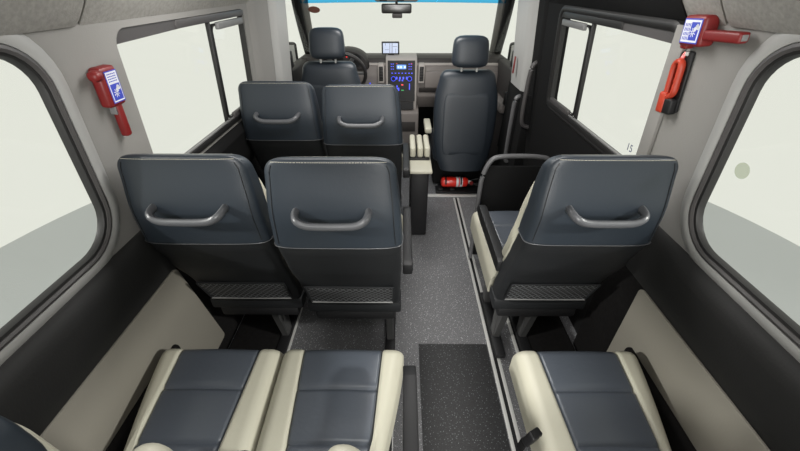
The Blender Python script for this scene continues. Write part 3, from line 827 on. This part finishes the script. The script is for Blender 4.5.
face_box(MB(), -.115, .10, .53, .595, -.03, .006).build('storage_tray', M['plastic'], db)
for x0, x1 in ((-.222, -.165), (.140, .198)):
    v = ext([(-.02, .745), (.0, .905), (.06, .91), (.06, .74)], x0, x1, .01).build('air_vent', M['dashlt'], db)
    ext([(-.023, .765), (-.003, .885), (.02, .885), (.02, .765)], x0+.010, x1-.010, .003).build('vent_opening', M['plastic'], v)
    b = MB()
    for k in range(5): b.box((x0+.012, -.026+.0036*k, .776+k*.023), (x1-.012, -.015+.0036*k, .781+k*.023))
    b.build('vent_slats', M['dashtop'], v)
ext([(-.10, .20), (-.10, .50), (-.05, .53), (.2, .53), (.2, .20)], -.16, .15, .012).build('lower_console', M['dash'], db)
ext([(-.106, .33), (-.106, .42), (-.09, .42), (-.09, .33)], -.13, .12, .003).build('console_drawer', M['dashtop'], db)
# instrument binnacle
rings = []
for y, k in ((.02, .9), (.06, 1), (.20, 1), (.26, .8)):
    rings.append([Vector((-.50+.20*k*math.cos(a), y, .885+.135*k*max(math.sin(a), -.25))) for a in [2*PI*q/32 for q in range(32)]])
bn = MB().loft(rings).build('instrument_hood', M['dashtop'], db)
b = MB()
for x in (-.58, -.42): b.lathe([(0, 0), (.055, 0), (.055, -.004), (0, -.004)], (x, .020, .93), 'y', 24)
b.build('gauges', M['plastic'], bn)
b = MB()
for x in (-.50, -.455): b.box((x, .012, .955), (x+.012, .016, .962))
b.build('warning_lights', M['btn_red'], bn)
b = MB(); b.box((-.302, -.004, .735), (-.292, .02, .743), .002); b.build('light_switch', M['btn_blue'], db)
tag(db, 'grey dashboard with blue-lit centre stack and vents below the windscreen', 'dashboard')

# steering wheel
M['rim'] = mat('wheel_leather', (.045, .042, .042), .4)
sw = empty('steering_wheel', (-.505, 3.21, .865)); sw.rotation_euler = (math.radians(-62), 0, 0)
R = .190
MB().tube([(R*math.cos(2*PI*k/40), R*math.sin(2*PI*k/40), 0) for k in range(40)], .015, 10, closed=True).build('rim', M['rim'], sw)
MB().lathe([(0, -.03), (.075, -.03), (.085, -.01), (.07, .018), (.03, .026), (0, .027)], (0, 0, 0), 'z', 28).build('hub', M['dashtop'], sw)
for a in (0, 180, 235, 305):
    ca, sa = math.cos(math.radians(a)), math.sin(math.radians(a))
    MB().tube([(ca*.06, sa*.06, -.004), (ca*(R-.005), sa*(R-.005), 0)], .017, 8, rz=.008).build('spoke', M['mgrey'], sw)
MB().tube([(0, 0, -.02), (0, -.03, -.17)], .035, 12).build('column', M['dashtop'], sw)
tag(sw, 'dark steering wheel beyond the driver seat', 'steering wheel')

# satnav on the dash
nv = empty('navigation_screen', (-.108, 3.475, .958))
MB().box((-.022, .0, -.002), (.03, .05, .014), .004).build('mount', M['plastic'], nv)
bz = MB().box((-.078, -.010, .012), (.078, .012, .115), .006, 3).build('bezel', M['plastic'], nv)
MB().box((-.066, -.0115, .024), (.066, -.010, .104)).build('screen', M['lcd_map'], bz)
b = MB()
for x in (-.010, .004, .016): b.box((x, -.0122, .022), (x+.003, -.0116, .106))
b.box((-.05, -.0122, .05), (-.015, -.0116, .053)); b.box((.02, -.0122, .075), (.06, -.0116, .078)); b.box((-.045, -.0122, .085), (-.042, -.0116, .104)); b.box((.045, -.0122, .025), (.048, -.0116, .06))
b.build('map_lines', M['grey_line'], bz)
tag(nv, 'small navigation screen with a pale map standing on the dashboard', 'screen')

# rear-view mirror and overhead console on the windscreen
oc = empty('overhead_console', (-.05, 3.22, 1.378))
MB().box((-.17, -.03, .0), (.17, .14, .10), .025, 4).build('console_body', M['dash'], oc)
for x in (-.10, .03): MB().box((x-.028, -.036, .002), (x+.028, -.02, .034), .006).build('lamp_switch', M['plastic'], oc)
tag(oc, 'grey overhead console above the interior mirror', 'console')
rm = empty('interior_mirror', (-.05, 3.25, 1.328))
MB().box((-.118, -.012, -.030), (.118, .016, .036), .014, 4).build('mirror_housing', M['dashtop'], rm)
MB().box((-.108, -.0145, -.022), (.108, -.0125, .028), .0008).build('mirror_glass', mat('mirror_silver', (.10, .10, .10), .30, metal=1), rm)
MB().tube([(0, .01, .02), (0, .05, .075)], .010, 8).build('mirror_stem', M['plastic'], rm)
MB().box((-.035, .0, -.062), (.045, .03, -.028), .008).build('sensor_pod', M['dashtop'], rm)
tag(rm, 'interior rear-view mirror hanging at the top of the windscreen', 'mirror')

# ------------------------------------------------------------------ light
w = bpy.data.worlds.new('studio'); bpy.context.scene.world = w; w.use_nodes = True
bg = w.node_tree.nodes['Background']; bg.inputs['Color'].default_value = (.835, .845, .77, 1); bg.inputs['Strength'].default_value = 1.0
def area(loc, aim, sx, sy, e, col=(1, .98, .95), name='rear_light'):
    l = bpy.data.lights.new(name, 'AREA'); l.shape = 'RECTANGLE'; l.size = sx; l.size_y = sy; l.energy = e; l.color = col
    o = bpy.data.objects.new(name, l); C.objects.link(o); o.location = loc
    o.rotation_euler = (Vector(aim)-Vector(loc)).to_track_quat('-Z', 'Y').to_euler(); return o
area((0, -2.4, 2.0), (0, 1.2, .7), 1.6, 1.0, 95)
area((0, -2.6, .9), (0, 1.0, 1.2), 1.6, .8, 50)  # unseen low fill from behind, added to brighten ceiling and seat backs
for y, w_, e in ((.1, .6, 4), (1.30, 1.15, 15), (2.6, .6, 12)): area((0, y, 1.66), (0, y, 0), w_, .28, e, name='ceiling_fill')  # unseen overhead fills added to brighten the interior and put sheen on cushions
for q in (-1, 1):                                 # studio spots outside, through the rear side windows
    l = bpy.data.lights.new('studio_spot', 'SPOT'); l.energy = 520; l.spot_size = math.radians(26); l.spot_blend = .25; l.shadow_soft_size = .12; l.color = (1, .98, .95)
    o = bpy.data.objects.new('studio_spot', l); C.objects.link(o); o.location = (q*3.0, -.5, 2.35)
    o.rotation_euler = (Vector((q*.81, .20, 1.15))-o.location).to_track_quat('-Z', 'Y').to_euler()

vs = bpy.context.scene.view_settings
bpy.context.scene.display_settings.display_device = 'sRGB'
vs.view_transform = 'Standard'; vs.look = 'None'; vs.exposure = 0; vs.gamma = 1; vs.use_curve_mapping = False
